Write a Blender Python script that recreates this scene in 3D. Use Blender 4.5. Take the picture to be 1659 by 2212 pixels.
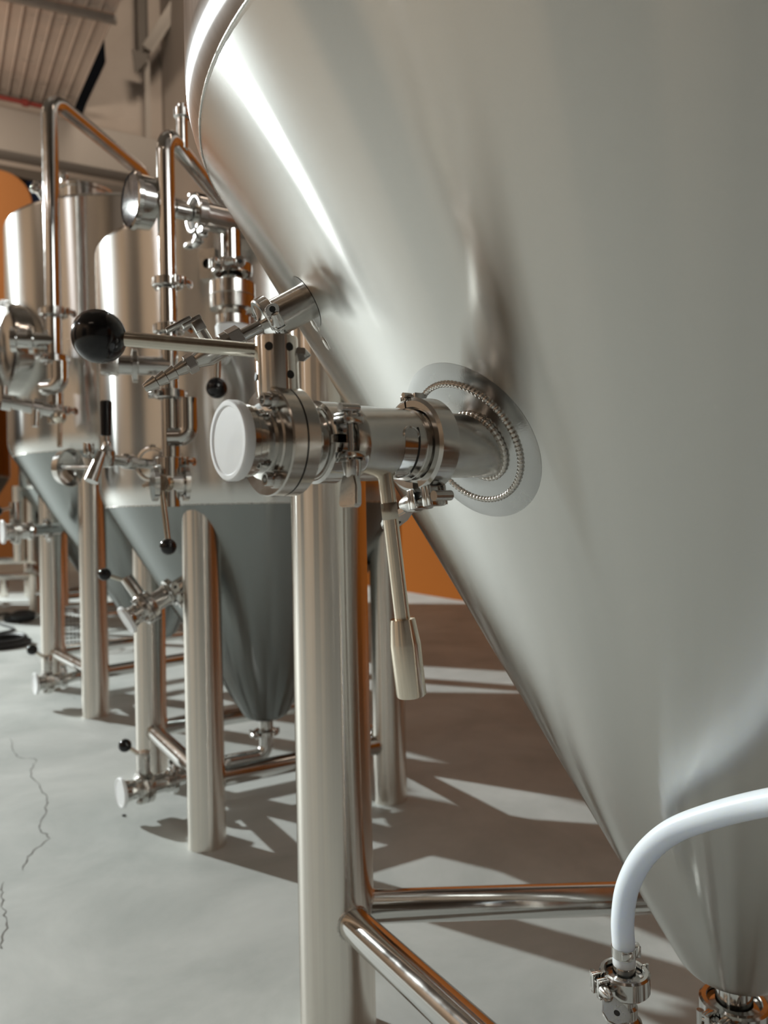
import bpy, bmesh, math, random
from mathutils import Vector, Matrix
from math import pi, sin, cos, radians, sqrt

random.seed(7)
S = bpy.context.scene
COL = S.collection
for o in list(bpy.data.objects):
    bpy.data.objects.remove(o)

# ------------------------------------------------------------------ camera
F, CX, CY, ROLL, EYE = 1660.0, 829.5, 1106.0, 0.0198, 0.70
cam_d = bpy.data.cameras.new('camera'); cam = bpy.data.objects.new('camera', cam_d); COL.objects.link(cam)
cam_d.sensor_fit = 'VERTICAL'; cam_d.sensor_height = 36.0; cam_d.lens = F / 2212 * 36
r_ = Vector((cos(ROLL), 0, -sin(ROLL))); u_ = Vector((sin(ROLL), 0, cos(ROLL))); b_ = Vector((0, -1, 0))
cam.matrix_world = Matrix(((r_.x, u_.x, b_.x, 0), (r_.y, u_.y, b_.y, 0), (r_.z, u_.z, b_.z, EYE), (0, 0, 0, 1)))
cam_d.clip_start = 0.02
cam_d.dof.use_dof = True; cam_d.dof.focus_distance = 0.62; cam_d.dof.aperture_fstop = 7.5
S.camera = cam

# ------------------------------------------------------------------ world, lights, exposure
S.view_settings.view_transform = 'Standard'; S.view_settings.look = 'None'
S.view_settings.gamma = 1; S.view_settings.use_curve_mapping = False
S.view_settings.exposure = 0.0
W = bpy.data.worlds.new('world'); S.world = W; W.use_nodes = True
W.node_tree.nodes['Background'].inputs[0].default_value = (1.0, 0.86, 0.72, 1)
W.node_tree.nodes['Background'].inputs[1].default_value = 0.02

def bfu(u, v, z=0.0):            # building frame -> world: u across the hall, v along the row of tanks
    return Vector((0.876 * u - 0.482 * v, 0.482 * u + 0.876 * v, z))

def lamp(name, kind, loc, energy, color, size=0.1, target=None, size_y=None):
    d = bpy.data.lights.new(name, kind); d.energy = energy; d.color = color
    if kind == 'AREA':
        d.shape = 'RECTANGLE'; d.size = size; d.size_y = size_y or size
    else:
        d.shadow_soft_size = size
    o = bpy.data.objects.new(name, d); COL.objects.link(o); o.location = loc
    if target is not None:
        o.rotation_euler = (Vector(target) - Vector(loc)).to_track_quat('-Z', 'Y').to_euler()
    return o
wl = lamp('work_light', 'SPOT', (-10.64, 7.96, 5.82), 9300, (0.93, 1.0, 0.99), 0.10, (-0.3, 2.2, 0.0))
wl.data.spot_size = radians(50); wl.data.spot_blend = 0.3
lamp('hall_light', 'POINT', (-3.9, 0.05, 3.4), 14, (0.95, 0.97, 1.0), 0.05)
for k, (uu, vv) in enumerate(((-2.2, -1.6), (-2.2, 4.2), (1.9, 1.2), (1.9, 5.6))):
    p = bfu(uu, vv, 3.9)
    lamp('ceiling_light', 'AREA', p, 3.2, (1.0, 0.80, 0.64), 1.2, (p.x, p.y, 0), 0.12)

for (uu, vv, zz), (tu, tv, tz), e in (((-4.4, -2.5, 5.0), (-7, -2.5, 2.4), 125), ((-4.4, 2.2, 5.0), (-7, 2.2, 2.4), 125), ((-4.4, 7.5, 5.0), (-7, 7.5, 2.4), 110),
                                     ((-2.4, 10.4, 5.6), (-1.6, 14.4, 5.6), 190), ((2.6, 9.0, 11.0), (1.8, 14.4, 7.5), 150)):
    lamp('wall_washer', 'AREA', bfu(uu, vv, zz), e, (1.0, 0.80, 0.61), 1.5, bfu(tu, tv, tz), 0.4)  # unseen fill lights, added to brighten the walls mirrored in the steel

# ------------------------------------------------------------------ materials
MATS = {}
def mat(name, color, rough=0.5, metal=0.0, **kw):
    m = bpy.data.materials.new(name); m.use_nodes = True
    b = m.node_tree.nodes['Principled BSDF']
    b.inputs['Base Color'].default_value = (*color, 1); b.inputs['Roughness'].default_value = rough
    b.inputs['Metallic'].default_value = metal
    for k, v in kw.items():
        b.inputs[k.replace('_', ' ')].default_value = v
    MATS[name] = m
    return m
def nd(m, t, **kw):
    n = m.node_tree.nodes.new(t)
    for k, v in kw.items(): setattr(n, k, v)
    return n
def lk(m, a, b): m.node_tree.links.new(a, b)
def bs(m): return m.node_tree.nodes['Principled BSDF']

def steel(name, color, rough, aniso=0.0, radial=False, grain=None, bump=0.0, rvar=0.06, stretch=(1, 1, 1), nscale=30, cvar=0.0):
    m = mat(name, color, rough, 1.0)
    b = bs(m)
    tc = nd(m, 'ShaderNodeTexCoord'); mp = nd(m, 'ShaderNodeMapping'); mp.inputs['Scale'].default_value = stretch
    lk(m, tc.outputs['Object'], mp.inputs['Vector'])
    n = nd(m, 'ShaderNodeTexNoise'); n.inputs['Scale'].default_value = nscale; n.inputs['Detail'].default_value = 5
    lk(m, mp.outputs[0], n.inputs['Vector'])
    mr = nd(m, 'ShaderNodeMapRange'); mr.inputs[1].default_value = 0.3; mr.inputs[2].default_value = 0.7
    mr.inputs[3].default_value = max(0.02, rough - rvar); mr.inputs[4].default_value = rough + rvar
    lk(m, n.outputs['Fac'], mr.inputs[0]); lk(m, mr.outputs[0], b.inputs['Roughness'])
    if aniso:
        b.inputs['Anisotropic'].default_value = aniso
        b.inputs['Anisotropic Rotation'].default_value = 0.25
        t = nd(m, 'ShaderNodeTangent'); t.direction_type = 'RADIAL'; t.axis = 'Z'
        lk(m, t.outputs[0], b.inputs['Tangent'])
    if grain:
        n2 = nd(m, 'ShaderNodeTexNoise'); n2.inputs['Scale'].default_value = grain; n2.inputs['Detail'].default_value = 3
        lk(m, tc.outputs['Object'], n2.inputs['Vector'])
        bp = nd(m, 'ShaderNodeBump'); bp.inputs['Strength'].default_value = bump; bp.inputs['Distance'].default_value = 0.0004
        lk(m, n2.outputs['Fac'], bp.inputs['Height']); lk(m, bp.outputs[0], b.inputs['Normal'])
    if cvar:
        mx = nd(m, 'ShaderNodeMix', data_type='RGBA')
        mx.inputs[6].default_value = (*[c * (1 - cvar) for c in color], 1); mx.inputs[7].default_value = (*[min(1, c * (1 + cvar)) for c in color], 1)
        lk(m, n.outputs['Fac'], mx.inputs[0]); lk(m, mx.outputs[2], b.inputs['Base Color'])
    return m

def brushed(name, color, rough, aniso, wide=0.2, wide_rough=0.4, streak=None, wave=0.0, rot=0.0):
    m = mat(name, color, rough, 1.0); nt = m.node_tree
    t = nd(m, 'ShaderNodeTangent'); t.direction_type = 'RADIAL'; t.axis = 'Z'
    tc = nd(m, 'ShaderNodeTexCoord'); col = None; nrm = None
    if streak:
        mp = nd(m, 'ShaderNodeMapping'); mp.inputs['Scale'].default_value = streak; lk(m, tc.outputs['Object'], mp.inputs['Vector'])
        n = nd(m, 'ShaderNodeTexNoise'); n.inputs['Scale'].default_value = 3; n.inputs['Detail'].default_value = 4; lk(m, mp.outputs[0], n.inputs['Vector'])
        mx = nd(m, 'ShaderNodeMix', data_type='RGBA'); mx.inputs[6].default_value = (*[c * .84 for c in color], 1); mx.inputs[7].default_value = (*[min(1, c * 1.16) for c in color], 1)
        lk(m, n.outputs['Fac'], mx.inputs[0]); col = mx.outputs[2]
    if wave:
        n2 = nd(m, 'ShaderNodeTexNoise'); n2.inputs['Scale'].default_value = 5; n2.inputs['Detail'].default_value = 1; lk(m, tc.outputs['Object'], n2.inputs['Vector'])
        bp = nd(m, 'ShaderNodeBump'); bp.inputs['Strength'].default_value = wave; bp.inputs['Distance'].default_value = 0.002
        lk(m, n2.outputs['Fac'], bp.inputs['Height']); nrm = bp.outputs[0]
    sh = []
    for r, a in ((rough, aniso), (wide_rough, aniso * .6)):
        g = nd(m, 'ShaderNodeBsdfAnisotropic'); g.distribution = 'BECKMANN'
        g.inputs['Color'].default_value = (*color, 1); g.inputs['Roughness'].default_value = r
        g.inputs['Anisotropy'].default_value = a; g.inputs['Rotation'].default_value = rot
        lk(m, t.outputs[0], g.inputs['Tangent'])
        if col: lk(m, col, g.inputs['Color'])
        if nrm: lk(m, nrm, g.inputs['Normal'])
        sh.append(g)
    ms = nd(m, 'ShaderNodeMixShader'); ms.inputs[0].default_value = wide
    lk(m, sh[0].outputs[0], ms.inputs[1]); lk(m, sh[1].outputs[0], ms.inputs[2])
    out = next(n for n in nt.nodes if n.type == 'OUTPUT_MATERIAL'); lk(m, ms.outputs[0], out.inputs['Surface'])
    nt.nodes.remove(bs(m))
    return m
brushed('tank_steel', (0.78, 0.775, 0.75), 0.27, 0.74, 0.16, 0.38, None, 0.06)
brushed('tank_steel_axial', (0.80, 0.80, 0.81), 0.30, 0.60, 0.03, 0.45, (30, 30, 2.0), 0.0, 0.25)
brushed('grip_steel', (0.82, 0.74, 0.62), 0.26, 0.66, 0.10, 0.36, (300, 300, 2))
brushed('tank_steel_far', (0.74, 0.735, 0.715), 0.26, 0.66, 0.08, 0.38)
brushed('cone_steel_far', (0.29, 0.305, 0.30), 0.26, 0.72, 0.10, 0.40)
brushed('leg_steel', (0.82, 0.775, 0.715), 0.23, 0.74, 0.06, 0.34, (40, 40, 0.6))
steel('pipe_steel', (0.64, 0.63, 0.61), 0.12, 0, False, None, 0, 0.04, (1, 1, 1), 40)
steel('fitting_steel', (0.66, 0.65, 0.63), 0.15, 0, False, None, 0, 0.05, (1, 1, 1), 60, 0.04)
steel('turned_steel', (0.62, 0.60, 0.57), 0.18, 0, False, 1500, 0.10, 0.05, (1, 1, 1), 60, 0.04)
steel('cast_steel', (0.68, 0.67, 0.65), 0.22, 0, False, 500, 0.12, 0.08, (1, 1, 1), 80, 0.05)
steel('weld_steel', (0.62, 0.59, 0.55), 0.25, 0, False, 700, 0.3, 0.1, (1, 1, 1), 90, 0.12)
steel('pad_steel', (0.53, 0.53, 0.52), 0.22, 0.4, False, 700, 0.12, 0.06, (1, 1, 1), 30, 0.05)
steel('lever_steel', (0.72, 0.67, 0.58), 0.16, 0, False, None, 0, 0.07, (60, 60, 1), 6, 0.08)
mat('door_paint', (0.035, 0.037, 0.042), 0.5)
mat('black_plastic', (0.008, 0.008, 0.010), 0.13)
mat('black_rubber', (0.012, 0.012, 0.013), 0.5)
mat('dark_hole', (0.01, 0.009, 0.008), 0.6)
m = mat('white_plastic', (0.88, 0.90, 0.92), 0.45, Subsurface_Weight=0.35)
bs(m).inputs['Subsurface Radius'].default_value = (0.01, 0.01, 0.011); bs(m).inputs['Subsurface Scale'].default_value = 0.6
tc = nd(m, 'ShaderNodeTexCoord'); n = nd(m, 'ShaderNodeTexNoise'); n.inputs['Scale'].default_value = 120; n.inputs['Detail'].default_value = 6
lk(m, tc.outputs['Object'], n.inputs['Vector']); bp = nd(m, 'ShaderNodeBump'); bp.inputs['Strength'].default_value = 0.25; bp.inputs['Distance'].default_value = 0.0006
lk(m, n.outputs['Fac'], bp.inputs['Height']); lk(m, bp.outputs[0], bs(m).inputs['Normal'])
m = mat('silicone', (0.78, 0.84, 0.97), 0.26, Subsurface_Weight=0.8)
bs(m).inputs['Subsurface Radius'].default_value = (0.012, 0.013, 0.016); bs(m).inputs['Subsurface Scale'].default_value = 1.0
mat('gauge_glass', (0.9, 0.93, 1.0), 0.012, 0.0, Transmission_Weight=1.0, IOR=1.2)
mat('gauge_face', (0.20, 0.22, 0.28), 0.3)
mat('blue_plastic', (0.02, 0.08, 0.45), 0.35)
mat('red_paint', (0.22, 0.035, 0.03), 0.5)
mat('orange_wall', (0.22, 0.062, 0.006), 0.8, Specular_IOR_Level=0.1)
mat('orange_panel', (0.46, 0.20, 0.07), 0.7, Specular_IOR_Level=0.2)
mat('blue_panel', (0.012, 0.055, 0.19), 0.6)
mat('column_paint', (0.11, 0.10, 0.09), 0.6)
mat('brace_paint', (0.36, 0.34, 0.32), 0.6)
mat('beam_paint', (0.40, 0.385, 0.37), 0.7)
mat('dark_glass', (0.004, 0.006, 0.010), 0.7, Specular_IOR_Level=0.04)
def noisy(name, c1, c2, rough, scale, detail=8, bump=0.1, extra=None):
    m = mat(name, c1, rough)
    tc = nd(m, 'ShaderNodeTexCoord'); n = nd(m, 'ShaderNodeTexNoise'); n.inputs['Scale'].default_value = scale
    n.inputs['Detail'].default_value = detail; n.inputs['Roughness'].default_value = 0.62
    n.inputs['Distortion'].default_value = 0.4
    lk(m, tc.outputs['Object'], n.inputs['Vector'])
    mr = nd(m, 'ShaderNodeMapRange'); mr.inputs[1].default_value = 0.3; mr.inputs[2].default_value = 0.7
    lk(m, n.outputs['Fac'], mr.inputs[0])
    mx = nd(m, 'ShaderNodeMix', data_type='RGBA'); mx.inputs[6].default_value = (*c1, 1); mx.inputs[7].default_value = (*c2, 1)
    lk(m, mr.outputs[0], mx.inputs[0]); lk(m, mx.outputs[2], bs(m).inputs['Base Color'])
    n2 = nd(m, 'ShaderNodeTexNoise'); n2.inputs['Scale'].default_value = scale * 14; n2.inputs['Detail'].default_value = 6
    lk(m, tc.outputs['Object'], n2.inputs['Vector'])
    bp = nd(m, 'ShaderNodeBump'); bp.inputs['Strength'].default_value = bump; bp.inputs['Distance'].default_value = 0.004
    lk(m, n2.outputs['Fac'], bp.inputs['Height']); lk(m, bp.outputs[0], bs(m).inputs['Normal'])
    return m
noisy('concrete', (0.33, 0.35, 0.335), (0.51, 0.525, 0.505), 0.62, 3.0, 9, 0.10)
noisy('plaster', (0.40, 0.36, 0.33), (0.46, 0.42, 0.39), 0.85, 1.2, 6, 0.05)
noisy('plaster_rear', (0.34, 0.29, 0.24), (0.40, 0.345, 0.29), 0.85, 0.8, 6, 0.05)
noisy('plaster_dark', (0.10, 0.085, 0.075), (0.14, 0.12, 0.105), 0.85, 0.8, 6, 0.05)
steel('roof_sheet', (0.66, 0.60, 0.56), 0.36, 0, False, None, 0, 0.1, (1, 1, 1), 3, 0.12)
bs(MATS['roof_sheet']).inputs['Metallic'].default_value = 0.35
mat('ceiling_paint', (0.26, 0.235, 0.21), 0.8)

# ------------------------------------------------------------------ helpers
def uproj(px, py, d):            # a point seen at photo position (px, py) standing at depth d
    dx, dy = px - CX, py - CY
    a = cos(ROLL) * dx - sin(ROLL) * dy; b = sin(ROLL) * dx + cos(ROLL) * dy
    return Vector((a / F * d, d, EYE - b / F * d))
def fr(o, z, x=(0, 0, 1)):       # frame with local Z along z and local X as near x as possible
    z = Vector(z).normalized(); x = Vector(x)
    x = x - z * x.dot(z)
    if x.length < 1e-5:
        x = Vector((1, 0, 0)) - z * z.x
    x.normalize(); y = z.cross(x)
    o = Vector(o)
    return Matrix(((x.x, y.x, z.x, o.x), (x.y, y.y, z.y, o.y), (x.z, y.z, z.z, o.z), (0, 0, 0, 1)))
I4 = Matrix.Identity(4)

class B:
    def __init__(s): s.bm = bmesh.new()
    def grid(s, rows, closed_u=True, cap0=False, cap1=False):
        bm = s.bm; vr = [[bm.verts.new(p) for p in r] for r in rows]; n = len(rows[0])
        for a, b in zip(vr, vr[1:]):
            for i in range(n if closed_u else n - 1):
                j = (i + 1) % n
                try: bm.faces.new((a[i], a[j], b[j], b[i]))
                except ValueError: pass
        if cap0: bm.faces.new(list(reversed(vr[0])))
        if cap1: bm.faces.new(vr[-1])
        return s
    def lathe(s, prof, M=I4, seg=40, cap=True, a0=None, a1=None):
        part = a0 is not None
        rows = []
        for r, z in prof:
            r = max(r, 1e-5)
            if part: angs = [a0 + (a1 - a0) * i / seg for i in range(seg + 1)]
            else: angs = [2 * pi * i / seg for i in range(seg)]
            rows.append([M @ Vector((r * cos(a), r * sin(a), z)) for a in angs])
        if part:
            rows.append(rows[0]); bm = s.bm
            vr = [[bm.verts.new(p) for p in r] for r in rows[:-1]]; vr.append(vr[0])
            for a, b in zip(vr, vr[1:]):
                for i in range(len(a) - 1): bm.faces.new((a[i], a[i + 1], b[i + 1], b[i]))
            bm.faces.new([r[0] for r in reversed(vr[:-1])]); bm.faces.new([r[-1] for r in vr[:-1]])
        else:
            s.grid(rows, True, cap, cap)
        return s
    def cyl(s, p0, p1, r, seg=24, r1=None, bev=0.0):
        p0, p1 = Vector(p0), Vector(p1); L = (p1 - p0).length; M = fr(p0, p1 - p0); r1 = r if r1 is None else r1
        if bev: prof = [(r - bev, 0), (r, bev), (r1, L - bev), (r1 - bev, L)]
        else: prof = [(r, 0), (r1, L)]
        return s.lathe(prof, M, seg)
    def tube(s, pts, rad, seg=20, cap=True, closed=False):
        pts = [Vector(p) for p in pts]; n = len(pts); rows = []; prevx = None
        for i, p in enumerate(pts):
            if closed: t = pts[(i + 1) % n] - pts[i - 1]
            else: t = pts[min(i + 1, n - 1)] - pts[max(i - 1, 0)]
            t.normalize()
            if prevx is None:
                x = Vector((0, 0, 1)) if abs(t.z) < 0.9 else Vector((1, 0, 0))
            else: x = prevx
            x = (x - t * x.dot(t)).normalized(); y = t.cross(x); prevx = x
            r = rad[i] if isinstance(rad, (list, tuple)) else rad
            rows.append([p + (x * cos(a) + y * sin(a)) * r for a in [2 * pi * k / seg for k in range(seg)]])
        if closed:
            bm = s.bm; vr = [[bm.verts.new(p) for p in r] for r in rows]; vr.append(vr[0])
            for a, b in zip(vr, vr[1:]):
                for i in range(seg):
                    j = (i + 1) % seg; bm.faces.new((a[i], a[j], b[j], b[i]))
        else: s.grid(rows, True, cap, cap)
        return s
    def box(s, c, size, M=I4, bev=0.0):
        x, y, z = [v / 2 for v in size]; c = Vector(c)
        bm2 = bmesh.new(); bmesh.ops.create_cube(bm2, size=1)
        for v in bm2.verts: v.co = Vector((v.co.x * size[0], v.co.y * size[1], v.co.z * size[2]))
        if bev: bmesh.ops.bevel(bm2, geom=bm2.edges[:], offset=bev, segments=2, affect='EDGES', profile=0.5)
        for v in bm2.verts: v.co = M @ (v.co + c)
        return s.add(bm2)
    def ball(s, c, r, M=I4, seg=24, scale=(1, 1, 1)):
        bm2 = bmesh.new(); bmesh.ops.create_uvsphere(bm2, u_segments=seg, v_segments=seg // 2, radius=r)
        for v in bm2.verts: v.co = M @ (Vector((v.co.x * scale[0], v.co.y * scale[1], v.co.z * scale[2])) + Vector(c))
        return s.add(bm2)
    def ring(s, R, r, M=I4, seg=48, seg2=10):
        return s.tube([M @ Vector((R * cos(2 * pi * i / seg), R * sin(2 * pi * i / seg), 0)) for i in range(seg)], r, seg2, closed=True)
    def prism(s, poly, h, M=I4, bev=0.0):     # polygon in local XY, height h along Z, centred
        bm2 = bmesh.new(); lo = [bm2.verts.new((x, y, -h / 2)) for x, y in poly]; hi = [bm2.verts.new((x, y, h / 2)) for x, y in poly]
        n = len(poly); bm2.faces.new(list(reversed(lo))); bm2.faces.new(hi)
        for i in range(n): bm2.faces.new((lo[i], lo[(i + 1) % n], hi[(i + 1) % n], hi[i]))
        if bev: bmesh.ops.bevel(bm2, geom=bm2.edges[:], offset=bev, segments=2, affect='EDGES')
        for v in bm2.verts: v.co = M @ v.co
        return s.add(bm2)
    def add(s, bm2):
        me = bpy.data.meshes.new('t'); bm2.to_mesh(me); bm2.free(); s.bm.from_mesh(me); bpy.data.meshes.remove(me)
        return s
    def done(s, name, material, parent=None, ang=35, label=None):
        off = Vector((0, 0, 0)); p = parent
        while p is not None: off += p.location; p = p.parent
        for v in s.bm.verts: v.co -= off
        bmesh.ops.recalc_face_normals(s.bm, faces=s.bm.faces[:])
        me = bpy.data.meshes.new(name); s.bm.to_mesh(me); s.bm.free()
        me.materials.append(MATS[material])
        for f in me.polygons: f.use_smooth = True
        me.set_sharp_from_angle(angle=radians(ang))
        o = bpy.data.objects.new(name, me); COL.objects.link(o)
        if parent is not None: o.parent = parent
        if label: o['label'] = label
        return o

def thing(name, label, cat, loc, group=None):
    o = bpy.data.objects.new(name, None); COL.objects.link(o); o.location = loc; o.empty_display_size = 0.05
    o['label'] = label; o['category'] = cat
    if group: o['group'] = group
    return o
def tag(o, label, cat, group=None):
    o['label'] = label; o['category'] = cat
    if group: o['group'] = group
    return o
def recenter(o, loc):            # give a single-mesh thing its own origin
    loc = Vector(loc)
    for v in o.data.vertices: v.co -= loc
    o.location = loc
    return o
def structure(o): o['kind'] = 'structure'; return o
def smooth_path(pts, n=10):      # Catmull-Rom through pts
    pts = [Vector(p) for p in pts]; out = []; P = [2 * pts[0] - pts[1]] + pts + [2 * pts[-1] - pts[-2]]
    for i in range(1, len(P) - 2):
        for k in range(n):
            t = k / n; a, b, c, d = P[i - 1], P[i], P[i + 1], P[i + 2]
            out.append(0.5 * ((2 * b) + (c - a) * t + (2 * a - 5 * b + 4 * c - d) * t * t + (3 * b - a - 3 * c + d) * t ** 3))
    out.append(pts[-1]); return out
def fillet(pts, r, n=8):         # polyline with rounded corners
    pts = [Vector(p) for p in pts]; out = [pts[0]]
    for a, b, c in zip(pts, pts[1:], pts[2:]):
        u = (a - b).normalized(); v = (c - b).normalized(); ang = u.angle(v)
        d = min(r / math.tan(ang / 2), (a - b).length * 0.49, (c - b).length * 0.49); rr = d * math.tan(ang / 2)
        bis = (u + v).normalized(); cen = b + bis * (rr / sin(ang / 2)); s0 = b + u * d - cen; s1 = b + v * d - cen
        tot = s0.angle(s1)
        for k in range(n + 1):
            t = k / n; w = (sin((1 - t) * tot) * s0 + sin(t * tot) * s1) / sin(tot); out.append(cen + w)
    out.append(pts[-1]); return out

# ------------------------------------------------------------------ the hall
def wall(name, u0, v0, u1, v1, z0, z1, t, material):
    b = B(); a, c = bfu(u0, v0), bfu(u1, v1); d = (c - a); L = d.length; M = fr((a + c) / 2 + Vector((0, 0, (z0 + z1) / 2)), (0, 0, 1), d)
    b.box((0, 0, 0), (L, t, z1 - z0), M); return structure(b.done(name, material))
K = 1.6                          # distance scale of the far end of the hall
fl = B(); fl.box((0, 0, -0.1), (24, 34, 0.2), fr(bfu(-1, 5), (0, 0, 1), bfu(1, 0)))
floor = structure(fl.done('floor', 'concrete'))
wall('wall_right', 3.49, -6, 3.49, 9 * K, 0, 3.6, 0.2, 'orange_wall')
wall('wall_upper', 3.49, -6, 3.49, 9 * K, 3.6, 14, 0.2, 'plaster')
wall_end = wall('wall_end', -7.2, 9 * K + .1, 3.6, 9 * K + .1, 0, 14, 0.2, 'plaster')
wall('wall_left', -7.1, -6, -7.1, 9 * K, 0, 14, 0.2, 'plaster_rear')
wall('wall_rear', -7.2, -6.1, 3.6, -6.1, 0, 14, 0.2, 'plaster_dark')
def added_dark_panel(n, v0, v1, z1):  # unseen dark panels, added so the steel reflects dark bands
    a, c = bfu(-6.97, v0), bfu(-6.97, v1); M = fr((a + c) / 2 + Vector((0, 0, z1 / 2)), (0, 0, 1), c - a); b = B()
    b.box((0, 0, 0), (v1 - v0, 0.06, z1), M, 0.01); d = structure(b.done('door_%d' % n, 'door_paint'))
    k = int(z1 / .5)
    for i in range(k):
        b = B(); b.box((0, -.04, -z1 / 2 + (i + .5) * z1 / k), (v1 - v0 - .1, .03, z1 / k - .03), M, .006); b.done('door_panel', 'door_paint', d)
added_dark_panel(1, -3.6, -0.9, 4.2)
added_dark_panel(2, 3.6, 5.6, 4.2)
added_dark_panel(3, 9.8, 14.0, 5.5)
# roof: sloping metal sheets toward the end wall, flat ceiling elsewhere
def rz(v): return 0.7 + 4.5 * K + 0.17 * (v - 9 * K)
cb = B()
def quad_slab(b, pts, t):
    pts = [Vector(p) for p in pts]; n = (pts[1] - pts[0]).cross(pts[2] - pts[0]).normalized()
    if n.z < 0: n = -n
    lo = [b.bm.verts.new(p) for p in pts]; hi = [b.bm.verts.new(p + n * t) for p in pts]
    b.bm.faces.new(lo); b.bm.faces.new(list(reversed(hi)))
    for i in range(4): b.bm.faces.new((lo[i], lo[(i + 1) % 4], hi[(i + 1) % 4], hi[i]))
quad_slab(cb, [bfu(-7, -6, 6.2), bfu(3.4, -6, 6.2), bfu(3.4, 2.0, 6.2), bfu(-7, 2.0, 6.2)], 0.1)
quad_slab(cb, [bfu(1.16 * K, 2.0, 13), bfu(3.4, 2.0, 13), bfu(3.4, 9 * K, 13), bfu(1.16 * K, 9 * K, 13)], 0.1)
quad_slab(cb, [bfu(-7, 2, rz(2) + .06), bfu(1.16 * K, 2, rz(2) + .06), bfu(1.16 * K, 9 * K, rz(9 * K) + .06), bfu(-7, 9 * K, rz(9 * K) + .06)], 0.05)
ceiling = structure(cb.done('ceiling', 'ceiling_paint'))
pitch = 0.17; k = 0
u = 1.16 * K
while u > -1.0:
    b = B(); v0, v1 = 2.0, 9 * K - .02
    e = [(0, 0.0), (0.010, 0.0), (0.014, -0.022), (0.022, -0.022), (0.026, 0.0), (pitch - .004, 0.003)]
    rows = []
    for v in (v0, v1):
        rows.append([bfu(u - a, v, rz(v) + h) for a, h in e] + [bfu(u - a, v, rz(v) + h + 0.02) for a, h in reversed(e)])
    b.grid(rows, True, True, True); b.done('roof_sheet', 'roof_sheet', ceiling, 20); u -= pitch; k += 1
# purlin under the roof, end beam with the red pipe, column with its diagonal brace, dark opening
def beam(name, p0, p1, w, h, material, up=(0, 0, 1), flange=False):
    p0, p1 = Vector(p0), Vector(p1); M = fr((p0 + p1) / 2, p1 - p0, up); L = (p1 - p0).length; b = B()
    if flange:
        b.box((0, 0, 0), (h, w * 0.16, L), M)
        for s in (-1, 1): b.box((s * h / 2, 0, 0), (h * 0.1, w, L), M)
    else: b.box((0, 0, 0), (h, w, L), M, 0.004)
    return b.done(name, material)
structure(beam('trim_1', bfu(-5, 11.2, rz(11.2) - .12), bfu(1.17 * K, 10.3, rz(10.3) - .09), 0.07, 0.09, 'brace_paint'))
structure(beam('trim_2', bfu(-7, 8.85 * K, .7 + 4.0 * K), bfu(3.3, 8.85 * K, .7 + 4.0 * K), 0.4, 0.70, 'beam_paint'))
structure(beam('trim_3', bfu(-7, 8.8 * K, .7 + 3.58 * K), bfu(3.3, 8.8 * K, .7 + 3.58 * K), 0.2, 0.16, 'column_paint'))
cp = uproj(308, 100, 8.55 * K)
ct = thing('steel_column', 'dark steel column on the end wall carrying a pale diagonal brace', 'column', (uproj(318, 420, 8.55 * K).x, 8.55 * K, 0))
b = B(); x0, x1 = uproj(308, -60, 8.55 * K), uproj(309, 112, 8.55 * K)
M = fr((x0 + x1) / 2, (0, 0, 1), bfu(1, 0)); L = (x0 - x1).length
b.box((0, 0.08, 0), (0.16, 0.02, L), M); b.box((-.08, 0.08, 0), (0.02, .16, L), M); b.box((.08, 0.08, 0), (0.02, .16, L), M); b.done('upper_shaft', 'column_paint', ct)
b = B(); y1 = uproj(316, 112, 8.6 * K); b.box((0, 0, 0), (0.09, 0.10, y1.z), fr((y1.x, y1.y, y1.z / 2), (0, 0, 1), bfu(1, 0))); b.done('lower_shaft', 'brace_paint', ct)
b = B(); p0, p1 = uproj(316, 106, 8.5 * K), uproj(395, -18, 8.5 * K); M = fr((p0 + p1) / 2, p1 - p0, bfu(0, -1)); b.box((0, 0, 0), (0.13, 0.16, (p1 - p0).length), M, .01); b.box((.065, .1, 0), (0.02, 0.05, (p1 - p0).length), M); b.done('diagonal_brace', 'brace_paint', ct)
b = B(); b.prism([(-.15, .05), (.15, .05), (.08, -.13), (-.1, -.36)], 0.02, fr(uproj(304, 118, 8.45 * K), bfu(0, -1), bfu(1, 0))); b.done('gusset_plate', 'column_paint', ct)
def on_end(px, py, off=0.0):
    r = uproj(px, py, 1.0) - Vector((0, 0, EYE)); vv = -0.482 * r.x + 0.876 * r.y
    t = (9 * K - .02 - off) / vv
    return Vector((r.x * t, r.y * t, EYE + r.z * t))
wn = B(); pts = [on_end(*p) for p in ((224, 74), (228, 135), (186, 225), (172, 268), (147, 268))]  # black sheet on the wall, painted darkness of the open gap beside the roof
nrm = bfu(0, -1)
lo = [wn.bm.verts.new(p) for p in pts]; hi = [wn.bm.verts.new(p + nrm * 0.02) for p in pts]
wn.bm.faces.new(lo); wn.bm.faces.new(hi)
for i in range(5): wn.bm.faces.new((lo[i], lo[(i + 1) % 5], hi[(i + 1) % 5], hi[i]))
structure(wn.done('window_1', 'dark_glass'))
rp = B(); rp.cyl(bfu(-6, 8.66 * K, .7 + 4.28 * K), bfu(1.06 * K, 8.66 * K, .7 + 4.28 * K), 0.036, 16)
rp.cyl(bfu(.62 * K, 8.66 * K, .7 + 4.28 * K), bfu(.68 * K, 8.66 * K, .7 + 4.28 * K), 0.06, 16)
for q in (-2.5, 0.2, 0.9): rp.cyl(bfu(q * K, 8.66 * K, .7 + 4.2 * K), bfu(q * K, 8.66 * K, .7 + 4.28 * K), 0.02, 8)
o = rp.done('red_pipe', 'red_paint'); recenter(o, bfu(-2, 8.66 * K, .7 + 4.28 * K)); tag(o, 'red painted pipe running along the top of the grey end beam', 'pipe')
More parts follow.
